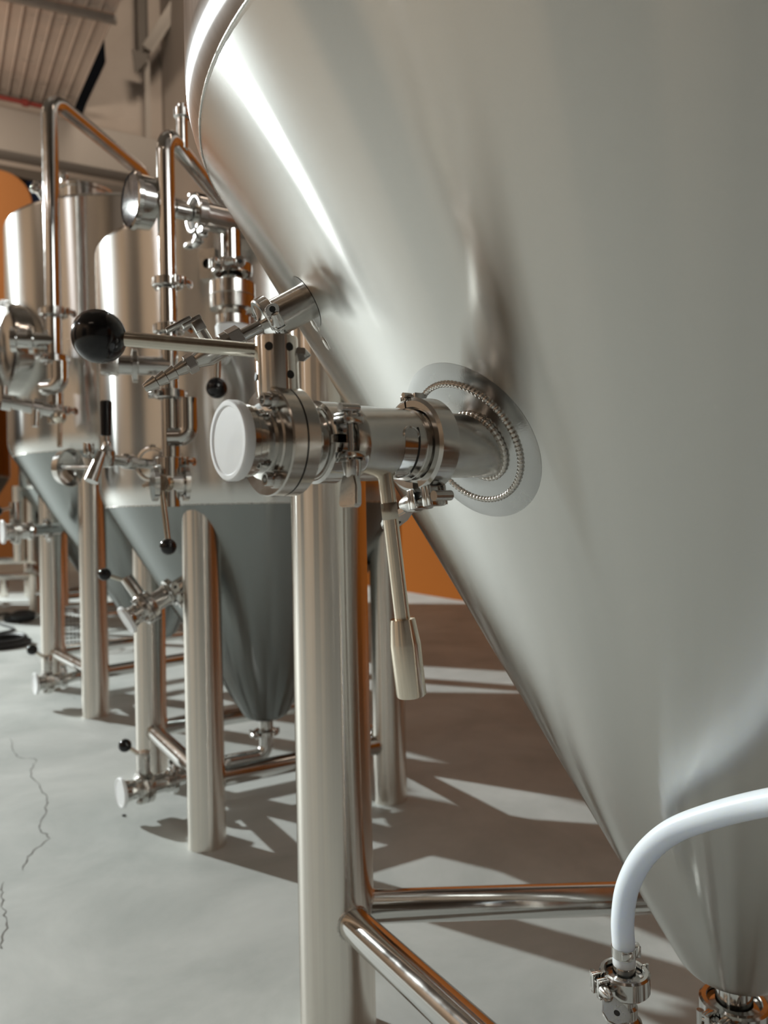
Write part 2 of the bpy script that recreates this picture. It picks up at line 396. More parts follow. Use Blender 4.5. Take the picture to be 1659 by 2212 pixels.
# orange and blue painted panels at the end wall
def rounded_panel(name, px0, px1, pyt, pyb, off, rad, material, label):
    a = on_end(px0, pyt, off); c = on_end(px1, pyt, off); L = (c - a).length; zt = (a.z + c.z) / 2
    poly = [(0, 0), (L, 0)] + [(L - rad + rad * cos(t), zt - rad + rad * sin(t)) for t in [pi / 2 * k / 8 for k in range(9)]] + [(0, zt)]
    base = Vector((a.x, a.y, 0)); M = Matrix.Translation(base) @ fr((0, 0, 0), bfu(0, -1), bfu(1, 0))
    b = B(); b.prism(poly, 0.16, M, 0.01); o = b.done(name, material); recenter(o, base); return tag(o, label, 'panel')
rounded_panel('orange_panel', -260, 61, 355, 0, 0.55, 0.45, 'orange_panel', 'tall orange panel with rounded corner behind the left tank')
rounded_panel('blue_panel', 56, 118, 398, 0, 0.22, 0.02, 'blue_panel', 'narrow dark blue panel beside the orange panel')
# floor cracks (thin recessed-looking lines in the concrete)
def floor_at(px, py):
    r = uproj(px, py, 1.0) - Vector((0, 0, EYE)); t = -EYE / r.z; return Vector((r.x * t, r.y * t, 0))
def crack(pts, w):
    P = smooth_path([floor_at(*p) for p in pts], 7); b = B(); L, R = [], []
    for i, p in enumerate(P):
        t = (P[min(i + 1, len(P) - 1)] - P[max(i - 1, 0)]).normalized(); n = Vector((-t.y, t.x, 0))
        j = n * random.uniform(-.004, .004); ww = w * random.uniform(.3, 1.2)
        L.append(b.bm.verts.new(p + j + n * ww + Vector((0, 0, .0006)))); R.append(b.bm.verts.new(p + j - n * ww + Vector((0, 0, .0006))))
    for i in range(len(P) - 1): b.bm.faces.new((L[i], L[i + 1], R[i + 1], R[i]))
    b.done('crack', 'crack_dirt', floor)
mat('crack_dirt', (0.16, 0.15, 0.135), 0.9)
crack([(22, 1595), (40, 1635), (78, 1640), (66, 1672), (95, 1712), (100, 1745), (88, 1790), (104, 1812), (60, 1850), (52, 1880)], 0.0016)
crack([(10, 1905), (4, 1945), (14, 1990), (0, 2050)], 0.0014)
crack([(60, 1395), (120, 1480), (165, 1510)], 0.0008)

# ------------------------------------------------------------------ fittings
def tri_clamp(label, c, axis, open_dir, R, w, nut=1, seg=40, group=None, paddle=1.0, name='tri_clamp', parent=None, mname='fitting_steel', hole=True, gap=.12, twist=0, pw=1.0, tilt=18):
    """hinged two-jaw pipe clamp; open_dir points at the ears, bolt runs across them"""
    M = fr(c, axis, open_dir)
    t = parent if parent is not None else thing(name, label, 'clamp', c, group)
    g = 0.10
    prof = [(R * .80, -w * .5), (R * .93, -w * .5), (R, -w * .40), (R, w * .40), (R * .93, w * .5), (R * .80, w * .5), (R * .84, 0)]
    et = R * .16
    for s in (1, -1):
        b = B(); a0, a1 = (g, pi - .03) if s > 0 else (-pi + .03, -g)
        b.lathe(prof, M, seg // 2, a0=a0, a1=a1)
        b.box((R * 1.14, s * (R * gap + et / 2), 0), (R * .44, et, w * .95), M, R * .03)
        for q in (-1, 1): b.box((R * 1.14, s * (R * gap + et + R * .03), q * w * .38), (R * .42, R * .10, w * .14), M, R * .015)
        b.box((-R * 1.03, s * R * .10, 0), (R * .16, R * .18, w * (.5 if s > 0 else .9)), M, R * .03)
        b.done('clamp_jaw', mname, t)
    b = B(); b.cyl(M @ Vector((-R * 1.08, 0, -w * .55)), M @ Vector((-R * 1.08, 0, w * .55)), R * .06, 12); b.done('hinge_pin', mname, t)
    # bolt with thread
    rb = R * .085; y0, y1 = -nut * R * (.36 + gap), nut * R * (.63 + gap); n = 10
    bo = B(); prof = []
    for k in range(n * 2 + 1): prof.append((rb * (1 if k % 2 else .82), abs(y1 - y0) * k / (2 * n)))
    bo.lathe(prof, fr(M @ Vector((R * 1.18, y0, 0)), (M.to_3x3() @ Vector((0, nut, 0))), axis), 12)
    bo.cyl(M @ Vector((R * 1.18, y0, -w * .42)), M @ Vector((R * 1.18, y0, w * .42)), R * .11, 14); bolt = bo.done('clamp_bolt', mname, t)
    # nut: tapered barrel and flat paddle
    yd = M.to_3x3() @ Vector((0, nut, 0)); N = fr(M @ Vector((R * 1.18, nut * R * (.20 + gap), 0)), yd, axis) @ Matrix.Rotation(radians(twist), 4, 'Z')
    wn = B(); wn.lathe([(R * .10, 0), (R * .22, 0), (R * .23, R * .06), (R * .19, R * .36), (R * .15, R * .48), (R * .05, R * .52)], N, 24)
    P2 = N @ Matrix.Rotation(radians(tilt), 4, 'X')
    L = R * .95 * paddle
    shape = ((-.13, 0), (.13, 0), (.28, .45), (.27, .78), (.12, 1), (-.12, 1), (-.27, .78), (-.28, .45)) if hole else ((-.17, 0), (.17, 0), (.25, .35), (.27, .92), (.22, 1), (-.22, 1), (-.27, .92), (-.25, .35))
    poly = [(x * R * pw, y * L) for x, y in shape]
    Q = P2 @ Matrix(((1, 0, 0, 0), (0, 0, -1, 0), (0, 1, 0, R * .34), (0, 0, 0, 1)))
    wn.prism(poly, R * (.16 if hole else .24), Q, R * .035)
    nutob = wn.done('wing_nut', 'cast_steel', t)
    if not hole: return t
    bh = B(); bh.cyl(Q @ Vector((0, L * .6, -R * .085)), Q @ Vector((0, L * .6, R * .085)), R * .12, 16); bh.done('nut_hole', 'dark_hole', nutob)
    return t

def cap_disc(label, c, axis, R, th, group=None, seg=48):
    M = fr(c, axis); b = B()
    b.lathe([(R * .90, -th), (R * .985, -th), (R, -th * .85), (R, -th * .15), (R * .96, 0), (R * .86, 0), (R * .83, -th * .10), (R * .2, -th * .06), (1e-4, -th * .06)], M, seg)
    o = b.done('pipe_cap', 'white_plastic'); recenter(o, c); return tag(o, label, 'cap', group)

def socket_bolt(p, axis, r, h, parent, seg=18):
    M = fr(p, axis); b = B(); b.lathe([(r, 0), (r, h * .85), (r * .9, h), (r * .58, h), (r * .58, h * .45), (1e-4, h * .45)], M, seg); b.done('socket_bolt', 'fitting_steel', parent)

def butterfly(label, c, axis, up, R, half, neck_r, neck_l, hub_r, hub_h, rod_dir, rod_len, rod_r, ball_r, group=None, seg=48, stretch_in=1.0, holes=True):
    """wafer butterfly valve: two bolted discs, ferrule necks, hub, bar handle with ball"""
    M = fr(c, axis, up); t = thing('butterfly_valve', label, 'valve', c, group)
    q = half * .06
    b = B(); b.lathe([(neck_r * .9, q), (R, q), (R, half * .9), (R * .975, half), (neck_r * 1.25, half), (neck_r * 1.2, half * 1.1), (neck_r * .9, half * 1.1)], M, seg); b.done('body_disc', 'turned_steel', t)
    b = B(); b.lathe([(neck_r * .9, -q), (R, -q), (R, -half * .9), (R * .975, -half), (neck_r * 1.25, -half), (neck_r * .9, -half * 1.05)], M, seg); b.done('body_disc', 'turned_steel', t)
    b = B(); b.lathe([(R * .985, -q * 1.2), (R * .985, q * 1.2)], M, seg); b.done('body_gasket', 'dark_hole', t)
    b = B(); n = neck_r
    b.lathe([(n * 1.18, half), (n * 1.18, half + neck_l * .18), (n, half + neck_l * .22), (n, half + neck_l * .5), (n * 1.08, half + neck_l * .56), (n * 1.08, half + neck_l * .72), (n * 1.14, half + neck_l * .78), (n * 1.14, half + neck_l)], M, seg); b.done('ferrule', 'pipe_steel', t)
    b = B(); L2 = neck_l * stretch_in
    b.lathe([(n, -half), (n, -half - L2 * .55), (n * 1.12, -half - L2 * .7), (n * 1.2, -half - L2 * .72), (n * 1.2, -half - L2)], M, seg); b.done('ferrule', 'pipe_steel', t)
    for a in (radians(-30), radians(-150), radians(90)):
        p = M @ Vector((R * .80 * cos(a), R * .80 * sin(a), half)); az = Vector(axis).normalized()
        b = B(); b.lathe([(R * .17, -R * .02), (R * .17, R * .10), (R * .15, R * .13), (1e-4, R * .13)], fr(p, az), 20); b.done('bolt_boss', 'turned_steel', t)
        socket_bolt(p + az * R * .13, az, R * .125, R * .13, t)
    # hub
    up3 = M.to_3x3() @ Vector((1, 0, 0)); h0 = Vector(c) + up3 * R * .92; H = fr(h0, up3, axis)
    b = B(); b.lathe([(hub_r * .97, -R * .12), (hub_r * 1.0, 0), (hub_r, hub_h * .965), (hub_r * .965, hub_h), (1e-4, hub_h)], H, seg); hub = b.done('handle_hub', 'leg_steel' if holes else 'turned_steel', t)
    rd = Vector(rod_dir).normalized(); rp = h0 + up3 * hub_h * .73
    if holes:
        for ang, zz in ((72, .73), (128, .73), (128, .22), (18, .22)):
            d = H.to_3x3() @ Vector((0, 1, 0))
            rr = Matrix.Rotation(radians(ang), 3, up3) @ rd
            p = h0 + up3 * hub_h * zz + rr * hub_r * .985
            bb = B(); bb.lathe([(hub_r * .19, -hub_r * .06), (hub_r * .19, hub_r * .040), (hub_r * .17, hub_r * .042), (1e-4, hub_r * .042)], fr(p, rr), 24); bb.done('hub_hole', 'dark_hole', hub)
    if holes:
        q_ = rp - rd * hub_r * .96; b = B(); b.prism([(hub_r * .36 * cos(pi / 3 * k), hub_r * .36 * sin(pi / 3 * k)) for k in range(6)], hub_r * .4, fr(q_ - rd * hub_r * .16, -rd, axis), .0004)
        b.lathe([(hub_r * .30, 0), (hub_r * .05, hub_r * .26), (1e-4, hub_r * .27)], fr(q_ - rd * hub_r * .36, -rd), 20); b.done('lock_nut', 'cast_steel', hub)
    b = B(); b.cyl(rp + rd * hub_r * .8, rp + rd * rod_len, rod_r, 24, bev=rod_r * .2); rod = b.done('handle_rod', 'lever_steel', t)
    b = B(); b.ball(rp + rd * (rod_len + ball_r * .85), ball_r, seg=40); b.ring(ball_r * 1.0, ball_r * .018, fr(rp + rd * (rod_len + ball_r * .85), Vector((0.3, -.4, .9)).cross(rd) if abs(rd.z) < .9 else (0, 1, 0)), 48, 6); b.done('ball_knob', 'black_plastic', t)
    return t

# ------------------------------------------------------------------ tanks
def tank(label, cx, cy, R, z_seam, tana, z_bot, z_top, dome_h, legs, leg_r, braces, brace_z, brace_r, mshell, seg=128, knuckle=0.05, neck_r=0.0185, top_band=True, group=None):
    t = thing('fermentation_tank', label, 'tank', (cx, cy, 0), group); M = Matrix.Translation((cx, cy, 0))
    rb = R - (z_seam - z_bot) * tana
    zs = z_seam + knuckle * .7
    b = B(); prof = [(R, zs)]
    prof += [(R, z_top - .018)]
    for k in range(7): a = k / 6 * pi / 2.6; prof.append((R - .018 + .018 * cos(a), z_top - .018 + .018 * sin(a)))
    b.lathe(prof, M, seg, cap=False); b.done('shell', mshell if mshell != 'tank_steel' else 'tank_steel_axial', t, 60)
    b = B(); r0, z0 = prof[-1]; pr = []
    for k in range(9):
        s = k / 8; pr.append((r0 * .93 * (1 - s) + 1e-4, z0 - .004 + dome_h * sin(s * pi / 2) ** .9))
    pr = [(r0, z0), (r0 * .94, z0 + .002)] + pr; b.lathe(pr, M, seg, cap=False); b.done('dome', mshell, t, 40)
    # cone with rolled knuckle and rounded bottom
    b = B(); kn = knuckle; pr = []
    al = math.atan(tana); rk = kn / math.tan((pi / 2 - 0) / 2) if False else kn * 1.6
    d = rk * math.tan(al / 2); c0 = (R - rk, z_seam + d)
    for k in range(11): a = -al * k / 10; pr.append((c0[0] + rk * cos(a), c0[1] + rk * sin(a)))
    r_end = 0.02; rk2 = rb * .75; be = pi / 2 - al; d2 = rk2 * math.tan(be / 2)
    zc = z_bot; c1 = (rb - d2, zc + rk2)
    for k in range(11):
        a = -al - be * k / 10; pr.append((max(c1[0] + rk2 * cos(a), .001), c1[1] + rk2 * sin(a)))
    pr.insert(0, (R, zs)); pr.append((neck_r * .9, z_bot - .002))
    kb = B(); kb.lathe(pr[:12], M, seg, cap=False); kb.done('knuckle', 'tank_steel_axial' if mshell == 'tank_steel' else mshell, t, 60); pr = pr[11:]
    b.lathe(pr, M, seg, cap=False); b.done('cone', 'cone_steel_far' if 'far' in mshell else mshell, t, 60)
    rw, zw = (R, zs) if not top_band else (c0[0] + rk * cos(al), c0[1] - rk * sin(al))
    b = B(); b.ring(rw, .0011, M @ Matrix.Translation((0, 0, zw)), seg, 8); b.done('weld_seam', 'weld_steel', t)
    def cone_z(r): return z_seam + (r - R) / tana if r < R else z_seam + .05
    for (x, y) in legs:
        r = sqrt((x - cx) ** 2 + (y - cy) ** 2); b = B(); rows = []; n = 36
        base = [(x + leg_r * cos(2 * pi * k / n), y + leg_r * sin(2 * pi * k / n)) for k in range(n)]
        top = []
        for q in base:
            rr = sqrt((q[0] - cx) ** 2 + (q[1] - cy) ** 2); top.append(Vector((q[0], q[1], cone_z(rr) + .012)))
        rows = [[Vector((*q, 0)) for q in base], [Vector((*q, 0.004)) for q in base], top]
        b.grid(rows, True, True, True); b.done('leg', 'leg_steel', t, 40)
    for (i, j) in braces:
        a, c = Vector((*legs[i], brace_z)), Vector((*legs[j], brace_z)); dd = (c - a).normalized()
        b = B(); b.cyl(a + dd * leg_r * .75, c - dd * leg_r * .75, brace_r, 28); br = b.done('leg_brace', 'pipe_steel', t)
        for p, s in ((a, 1), (c, -1)):
            w = B(); n = 40; pts = []
            Mb = fr(p, dd * s)
            for k in range(n):
                an = 2 * pi * k / n; lx, ly = brace_r * 1.02 * cos(an), brace_r * 1.02 * sin(an)
                q = Mb @ Vector((lx, ly, 0)); side = Vector((-dd.y, dd.x, 0)); off = (q - p).dot(side)
                pts.append(q + dd * s * sqrt(max(leg_r ** 2 - off ** 2, 1e-6)))
            w.tube(pts, brace_r * .07, 8, closed=True); w.done('weld_bead', 'weld_steel', br)
    return t

CN = Vector((0.353, 0.797, 0)); RHN, TN = 0.3262, 0.5755     # near tank: axis, cone radius at eye height, slope
RN = 0.5345; ZSN = 0.7 + (RN - RHN) / TN
leg1 = (-0.075, 1.036)
d30 = 0.847
legs1 = [leg1, (leg1[0] + d30 * cos(radians(1.5)), leg1[1] + d30 * sin(radians(1.5))), (leg1[0] + d30 * cos(radians(-58.5)), leg1[1] + d30 * sin(radians(-58.5)))]
T1 = tank('large brushed steel conical tank filling the right foreground', CN.x, CN.y, RN, ZSN, TN, 0.213, 2.3, 0.2, legs1, 0.0508, [(0, 1), (0, 2), (1, 2)], 0.168, 0.0212, 'tank_steel', 192, 0.055, 0.0185)
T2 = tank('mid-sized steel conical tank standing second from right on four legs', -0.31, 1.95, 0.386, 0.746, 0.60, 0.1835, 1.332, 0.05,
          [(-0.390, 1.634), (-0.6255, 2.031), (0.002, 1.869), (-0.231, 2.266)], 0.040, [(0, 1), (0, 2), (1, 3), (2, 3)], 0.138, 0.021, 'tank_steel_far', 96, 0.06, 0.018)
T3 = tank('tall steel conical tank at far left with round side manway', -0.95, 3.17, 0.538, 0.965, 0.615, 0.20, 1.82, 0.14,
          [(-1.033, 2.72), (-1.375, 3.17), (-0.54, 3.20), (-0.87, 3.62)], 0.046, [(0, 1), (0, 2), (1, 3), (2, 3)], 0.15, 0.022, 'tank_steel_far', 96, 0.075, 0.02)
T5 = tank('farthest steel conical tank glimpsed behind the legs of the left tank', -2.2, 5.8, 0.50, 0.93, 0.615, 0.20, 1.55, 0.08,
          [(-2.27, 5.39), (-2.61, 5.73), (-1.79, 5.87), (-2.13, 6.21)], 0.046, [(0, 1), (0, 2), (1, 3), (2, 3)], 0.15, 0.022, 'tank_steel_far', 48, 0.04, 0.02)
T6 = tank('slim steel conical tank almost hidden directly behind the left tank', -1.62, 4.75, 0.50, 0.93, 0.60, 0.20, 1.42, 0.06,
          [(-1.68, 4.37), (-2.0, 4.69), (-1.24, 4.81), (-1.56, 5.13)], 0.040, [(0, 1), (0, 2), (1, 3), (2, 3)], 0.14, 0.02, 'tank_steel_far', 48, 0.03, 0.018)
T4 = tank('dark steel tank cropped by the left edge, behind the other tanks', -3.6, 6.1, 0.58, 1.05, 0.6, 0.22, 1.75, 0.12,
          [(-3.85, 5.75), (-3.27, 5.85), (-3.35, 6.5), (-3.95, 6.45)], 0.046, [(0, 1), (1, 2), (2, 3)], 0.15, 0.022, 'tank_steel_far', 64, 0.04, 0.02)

# --- near tank: nozzle with pad and welds
def cone_surf(p):                # drop a point radially onto the near cone
    d = Vector((p.x - CN.x, p.y - CN.y, 0)); R = RHN + (p.z - .7) * TN; d.normalize(); return Vector((CN.x, CN.y, p.z)) + d * R
def cone_norm(p):
    d = Vector((p.x - CN.x, p.y - CN.y, 0)).normalized(); a = math.atan(TN); return (d * cos(a) + Vector((0, 0, -sin(a)))).normalized()
AX = Vector((-0.79, -0.61, -0.02)).normalized(); N0 = Vector((0.071, 0.578, 0.748))
def S_(s): return N0 + AX * s
SIDE = Vector((0.61, -0.79, 0)).normalized()
def pad(cen, r_in, r_out, h, name, material, parent, rings=5, seg=96):
    cen = cone_surf(cen); n = cone_norm(cen); e1 = Vector((0, 0, 1)); e1 = (e1 - n * e1.dot(n)).normalized(); e2 = n.cross(e1)
    rows = []
    for k in range(rings + 1):
        r = r_in + (r_out - r_in) * k / rings
        hh = h(r) if callable(h) else h
        row = []
        for i in range(seg):
            a = 2 * pi * i / seg; p = cen + (e1 * cos(a) + e2 * sin(a)) * r; q = cone_surf(p); row.append(q + cone_norm(q) * hh)
        rows.append(row)
    b = B(); b.grid(rows, True); return b.done(name, material, parent, 50)
pc = cone_surf(uproj(974, 955, .58))
pad(pc, 0.020, 0.0495, lambda r: 0.0012 + 0.004 * max(0, (0.036 - r) / .016), 'nozzle_pad', 'pad_steel', T1, 8)
pad(pc, 0.0490, 0.0660, lambda r: 0.0005 if r < .065 else 0.0001, 'polished_ring', 'pad_steel', T1, 4)
def bead_ring(pts, r0, parent, beads):
    n = len(pts); rad = [r0 * (.80 + .32 * abs(sin(pi * beads * i / n))) for i in range(n)]
    b = B(); b.tube(pts, rad, 8, closed=True); b.done('weld_bead', 'weld_steel', parent, 80)
n_ = cone_norm(pc); e1 = (Vector((0, 0, 1)) - n_ * n_.z).normalized(); e2 = n_.cross(e1)
pts = []
for i in range(540):
    a = 2 * pi * i / 540; q = cone_surf(pc + (e1 * cos(a) + e2 * sin(a)) * 0.0495); pts.append(q + cone_norm(q) * .0010)
bead_ring(pts, 0.0023, T1, 90)
b = B(); b.lathe([(.0236, -.02), (.0236, .050), (.026, .053), (.026, .0555)], fr(N0, AX), 64); b.done('nozzle', 'turned_steel', T1)
pts = []
Mz = fr(N0, AX)
for i in range(240):
    a = 2 * pi * i / 240; q = Mz @ Vector((.0242 * cos(a), .0242 * sin(a), 0)); lo, hi = -.06, .08
    for _ in range(30):
        m_ = (lo + hi) / 2; p = q + AX * m_; R = RHN + (p.z - .7) * TN
        if (Vector((p.x - CN.x, p.y - CN.y, 0)).length) > R: hi = m_
        else: lo = m_
    pts.append(q + AX * (lo + .003))
bead_ring(pts, 0.0020, T1, 40)
# small weld spatters on the cone
for px, py, s in ((705, 700, .006), (722, 742, .005)):
    p = cone_surf(uproj(px, py, .70)); p = cone_surf(p); b = B(); b.ball((0, 0, 0), s, fr(p, cone_norm(p), (0, 0, 1)), 14, (1.5, .7, .35)); b.done('weld_patch', 'weld_steel', T1)
# bottom outlet
b = B(); b.lathe([(.0182, .235), (.0182, .188), (.0185, .186), (.027, .183), (.027, .180)], Matrix.Translation((CN.x, CN.y, 0)), 48); b.done('bottom_outlet', 'pipe_steel', T1)
tri_clamp('steel clamp on the bottom outlet of the near cone, lower right corner', (CN.x, CN.y, .179), (0, 0, 1), (-.75, -.66, 0), .034, .018, 1)
# outlet bend below, with branch to the standing sight fitting
ob = thing('outlet_tee', 'steel outlet tee below the near cone, cut by the bottom right corner', 'pipe', (CN.x, CN.y, 0))
b = B(); b.lathe([(.027, .178), (.027, .175), (.0185, .171), (.0185, .06), (.030, .055), (.030, .0)], Matrix.Translation((CN.x, CN.y, 0)), 48); b.done('outlet_pipe', 'pipe_steel', ob)

# --- main valve chain at the near nozzle
butterfly('near butterfly valve with long bar handle and large black ball knob', S_(.170), AX, (0, 0, 1), .0337, .0100, .0195, .0185, .0134, .033,
          (-1.0, -0.12, .085), .092, .0044, .0160, None, 72, .95)
cap_disc('large white plastic cap on the front end of the near valve', S_(.2055), AX, .0240, .0065, None, 72)
# hex nut on the rear of the hub
tri_clamp('steel clamp with hanging wing nut just behind the near butterfly valve', S_(.1385), AX, SIDE + Vector((0, 0, .02)), .0265, .016, -1, 48, hole=False, gap=.32, twist=70, pw=.95, paddle=.8, tilt=8)
lv = thing('lever_valve', 'cylindrical steel valve with hanging grip lever between the two near clamps', 'valve', S_(.09))
ML = fr(S_(.09), AX, (0, 0, 1))
b = B(); b.lathe([(.021, .037), (.0245, .0365), (.0255, .029), (.0252, .027), (.0250, .0265), (.0250, -.018), (.0246, -.0185), (.0246, -.0195), (.0250, -.020), (.0250, -.027), (.021, -.028)], ML, 72); b.done('valve_body', 'turned_steel', lv)
b = B(); b.lathe([(.0195, .047), (.0235, .046), (.0235, .0435), (.0195, .040), (.0195, .036)], ML, 60); b.lathe([(.0195, -.026), (.0265, -.028), (.0265, -.0285), (.02, -.0285)], ML, 60); b.done('end_ferrule', 'pipe_steel', lv)
# slot: recessed oblong plate bent around the cylinder, with raised rim
def on_body(zz, ang, r):         # ang measured from the side facing the viewer, positive up
    d = SIDE * cos(ang) + Vector((0, 0, 1)) * sin(ang); return S_(.09) + AX * zz + d * r
sl = []; nS = 64
for i in range(nS):
    a = 2 * pi * i / nS; h = .0062; L = radians(31)
    zz = h * cos(a); an = (L * (1 if sin(a) > 0 else -1) + .0062 / .025 * sin(a)) if abs(sin(a)) > 1e-6 else L
    sl.append((zz, an))
zc, ac = -.0055, radians(-22)
rim = [on_body(zc + z_, ac + a_, .02515) for z_, a_ in sl]
b = B(); b.tube(rim, .0007, 8, closed=True); b.done('slot_rim', 'fitting_steel', lv)
rim2 = [on_body(zc + z_ * .9, ac + a_ * .97, .0252) for z_, a_ in sl]
b = B(); left = [p for p in range(nS // 2 + 1)]
rows = []
for k in range(17):
    t = k / 16; an = radians(-31) - .0055 / .025 + t * 2 * (radians(31) + .0055 / .025); row = []
    lim = .0055
    ex = abs(an) - radians(31)
    if ex > 0: lim = sqrt(max(1e-8, .0055 ** 2 - (ex * .025) ** 2))
    for j in range(5): row.append(on_body(zc + lim * (j / 2 - 1), ac + an, .02512))
    rows.append(row)
b.grid(rows, False); b.done('slot_plate', 'pipe_steel', lv)
# groove next to slot (dark arc)
gr = [on_body(zc - .0066, ac + radians(a), .0250) for a in range(-32, 46, 4)]
b = B(); b.tube(gr, .0008, 6); b.done('slot_groove', 'dark_hole', lv)
lt = uproj(832, 1024, .512); le = uproj(889, 1503, .517); ld = (le - lt).normalized(); LL = (le - lt).length
ML2 = fr(lt, ld, (0, -1, 0)); k = LL
b = B(); b.lathe([(.0040, -.004), (.0052, 0), (.0052, .058 * 1.0 / .15 * k * .5), (.0052, k * .65)], ML2, 32); rod = b.done('lever_rod', 'grip_steel', lv)
b = B(); b.box((.0046, 0, k * .165), (.0022, .0108, k * .075), ML2, .0003); b.done('lever_flat', 'lever_steel', rod)
b = B(); b.lathe([(.0055, k * .648), (.0082, k * .65), (.0086, k * .66), (.0102, k * .755), (.0104, k * .765), (.0102, k * .992), (.0095, k), (1e-4, k)], ML2, 40); b.done('lever_grip', 'grip_steel', lv)
tri_clamp('polished steel clamp joining the near valve to the tank nozzle', S_(.0560), AX, Vector((0, 0, -1)) + SIDE * .14, .0330, .0185, -1, 64)

# --- small sampling branch on the near cone's left side
p0 = cone_surf(uproj(652, 652, .68)); nn = cone_norm(p0); nn = (nn + Vector((0.06, 0, .03))).normalized()
MS = fr(p0, nn, (0, 0, 1))
b = B(); b.lathe([(.0162, -.02), (.0162, .032), (.0225, .034), (.0225, .037)], MS, 40); b.done('sample_nozzle', 'turned_steel', T1)
pad(p0, .005, .024, .0003, 'polished_ring', 'pad_steel', T1, 4, 48)
tri_clamp('small steel clamp with threaded bolt on the near cone left side', p0 + nn * .0385, nn, SIDE + Vector((.2, 0, -.5)), .0225, .011, 1, 36, paddle=.5)
sv = thing('sample_valve', 'small steel sample valve with hose barb behind the black ball handle', 'valve', p0 + nn * .05)
b = B(); b.lathe([(.0225, .040), (.0225, .043), (.009, .0455), (.0058, .047), (.0058, .066)], MS, 32); b.done('inlet_tube', 'pipe_steel', sv)
def hexa(r): return [(r * cos(pi / 3 * k), r * sin(pi / 3 * k)) for k in range(6)]
b = B(); b.prism(hexa(.0115), .012, MS @ Matrix.Translation((0, 0, .072)), .0006); b.done('hex_nut', 'cast_steel', sv)
b = B(); b.lathe([(.0105, .078), (.0105, .084), (.0092, .085), (.0098, .100), (.0085, .104), (.006, .112)], MS, 32); b.done('valve_body', 'turned_steel', sv)
upl = MS.to_3x3() @ Vector((1, 0, 0)); bp0 = p0 + nn * .094
b = B(); b.cyl(bp0 + upl * .008, bp0 + upl * .019, .005, 20); b.box((.024, 0, .094), (.010, .012, .010), MS, .001); b.box((.030, .002, .097), (.005, .012, .018), MS, .001); b.done('stem', 'cast_steel', sv)
b = B(); b.box((.033, .0, .108), (.004, .010, .024), MS, .0012); b.done('thumb_lever', 'cast_steel', sv)
b = B(); prof = [(.0058, .110), (.0058, .122)]
for k in range(4): prof += [(.0062, .122 + k * .009), (.0044, .122 + (k + .9) * .009)]
prof += [(.0035, .160)]
b.lathe(prof, MS, 28); b.done('hose_barb', 'turned_steel', sv)
b = B(); b.prism(hexa(.0088), .008, MS @ Matrix.Translation((0, 0, .116)), .0005); b.done('hex_nut', 'cast_steel', sv)

# --- sight hose at lower right
hz = .655
hp = [uproj(1349, 2050, hz), uproj(1345, 1985, hz), uproj(1356, 1915, hz - .002), uproj(1390, 1850, hz - .012), uproj(1450, 1797, hz - .03), uproj(1540, 1762, hz - .06), uproj(1660, 1733, hz - .10), uproj(1800, 1715, hz - .15), uproj(1960, 1725, hz - .22)]
hp[0] = Vector((hp[1].x + .0005, hp[1].y, hp[0].z))
hp.insert(0, hp[0] - Vector((0, 0, .0125)))
P = smooth_path(hp, 12)
b = B(); b.tube(P, .0096, 32); ho = b.done('silicone_hose', 'silicone'); recenter(ho, hp[0]); tag(ho, 'translucent white silicone hose arching across the lower right', 'hose')
hx, hy, hzt = hp[0].x, hp[0].y, hp[1].z
hb = B(); hb.lathe([(.0092, 0), (.0102, .0003), (.0102, .0085), (.0092, .0088)], Matrix.Translation((hx, hy, hzt - .006)), 40)
hb.box((.011, .001, .0045), (.006, .008, .010), Matrix.Translation((hx, hy, hzt - .006)), .001)
hb.box((.0, -.0105, .0045), (.010, .0015, .006), Matrix.Translation((hx, hy, hzt - .006)), .0005)
ob_ = hb.done('hose_clip', 'fitting_steel'); recenter(ob_, (hx, hy, hzt)); tag(ob_, 'narrow steel band clip around the end of the white hose', 'clip')
st = thing('sight_fitting', 'upright steel fitting under the white hose, cut by the bottom edge', 'fitting', (hx, hy, 0))
MT = Matrix.Translation((hx, hy, hzt))
b = B(); b.lathe([(.0072, .026), (.0072, -.012), (.0095, -.013), (.0097, -.020), (.0160, -.0225), (.0160, -.026)], MT, 40); b.done('hose_tail', 'pipe_steel', st)
b = B(); b.lathe([(.0160, -.0265), (.0160, -.030), (.0085, -.034), (.0085, -.046), (.0105, -.048), (.0105, -.056), (.0135, -.060), (.0150, -.066), (.0150, -.120), (.011, -.125), (.011, -(hzt - .004)), (.03, -(hzt - .003)), (.03, -hzt)], MT, 48); b.done('stand_body', 'turned_steel', st)
b = B(); b.cyl((hx + .012, hy, hzt - .078), (hx + .028, hy + .004, hzt - .076), .006, 20); b.prism(hexa(.0085), .008, fr((hx + .024, hy + .003, hzt - .0765), (1, .2, .1)), .0005); b.box((.032, .004, -.074), (.014, .008, .010), MT, .002); b.done('side_branch', 'cast_steel', st)
b = B(); b.tube(fillet([(hx, hy, .05), (hx + .05, hy + .045, .05), (CN.x - .02, CN.y - .02, .05)], .03), .011, 20); b.done('cross_pipe', 'pipe_steel', st)
tri_clamp('steel clamp with big wing nut directly below the white hose', (hx, hy, hzt - .0262), (0, 0, 1), (-.96, -.28, 0), .0210, .017, 1, 48, paddle=1.15, pw=1.9, tilt=-24, twist=90)

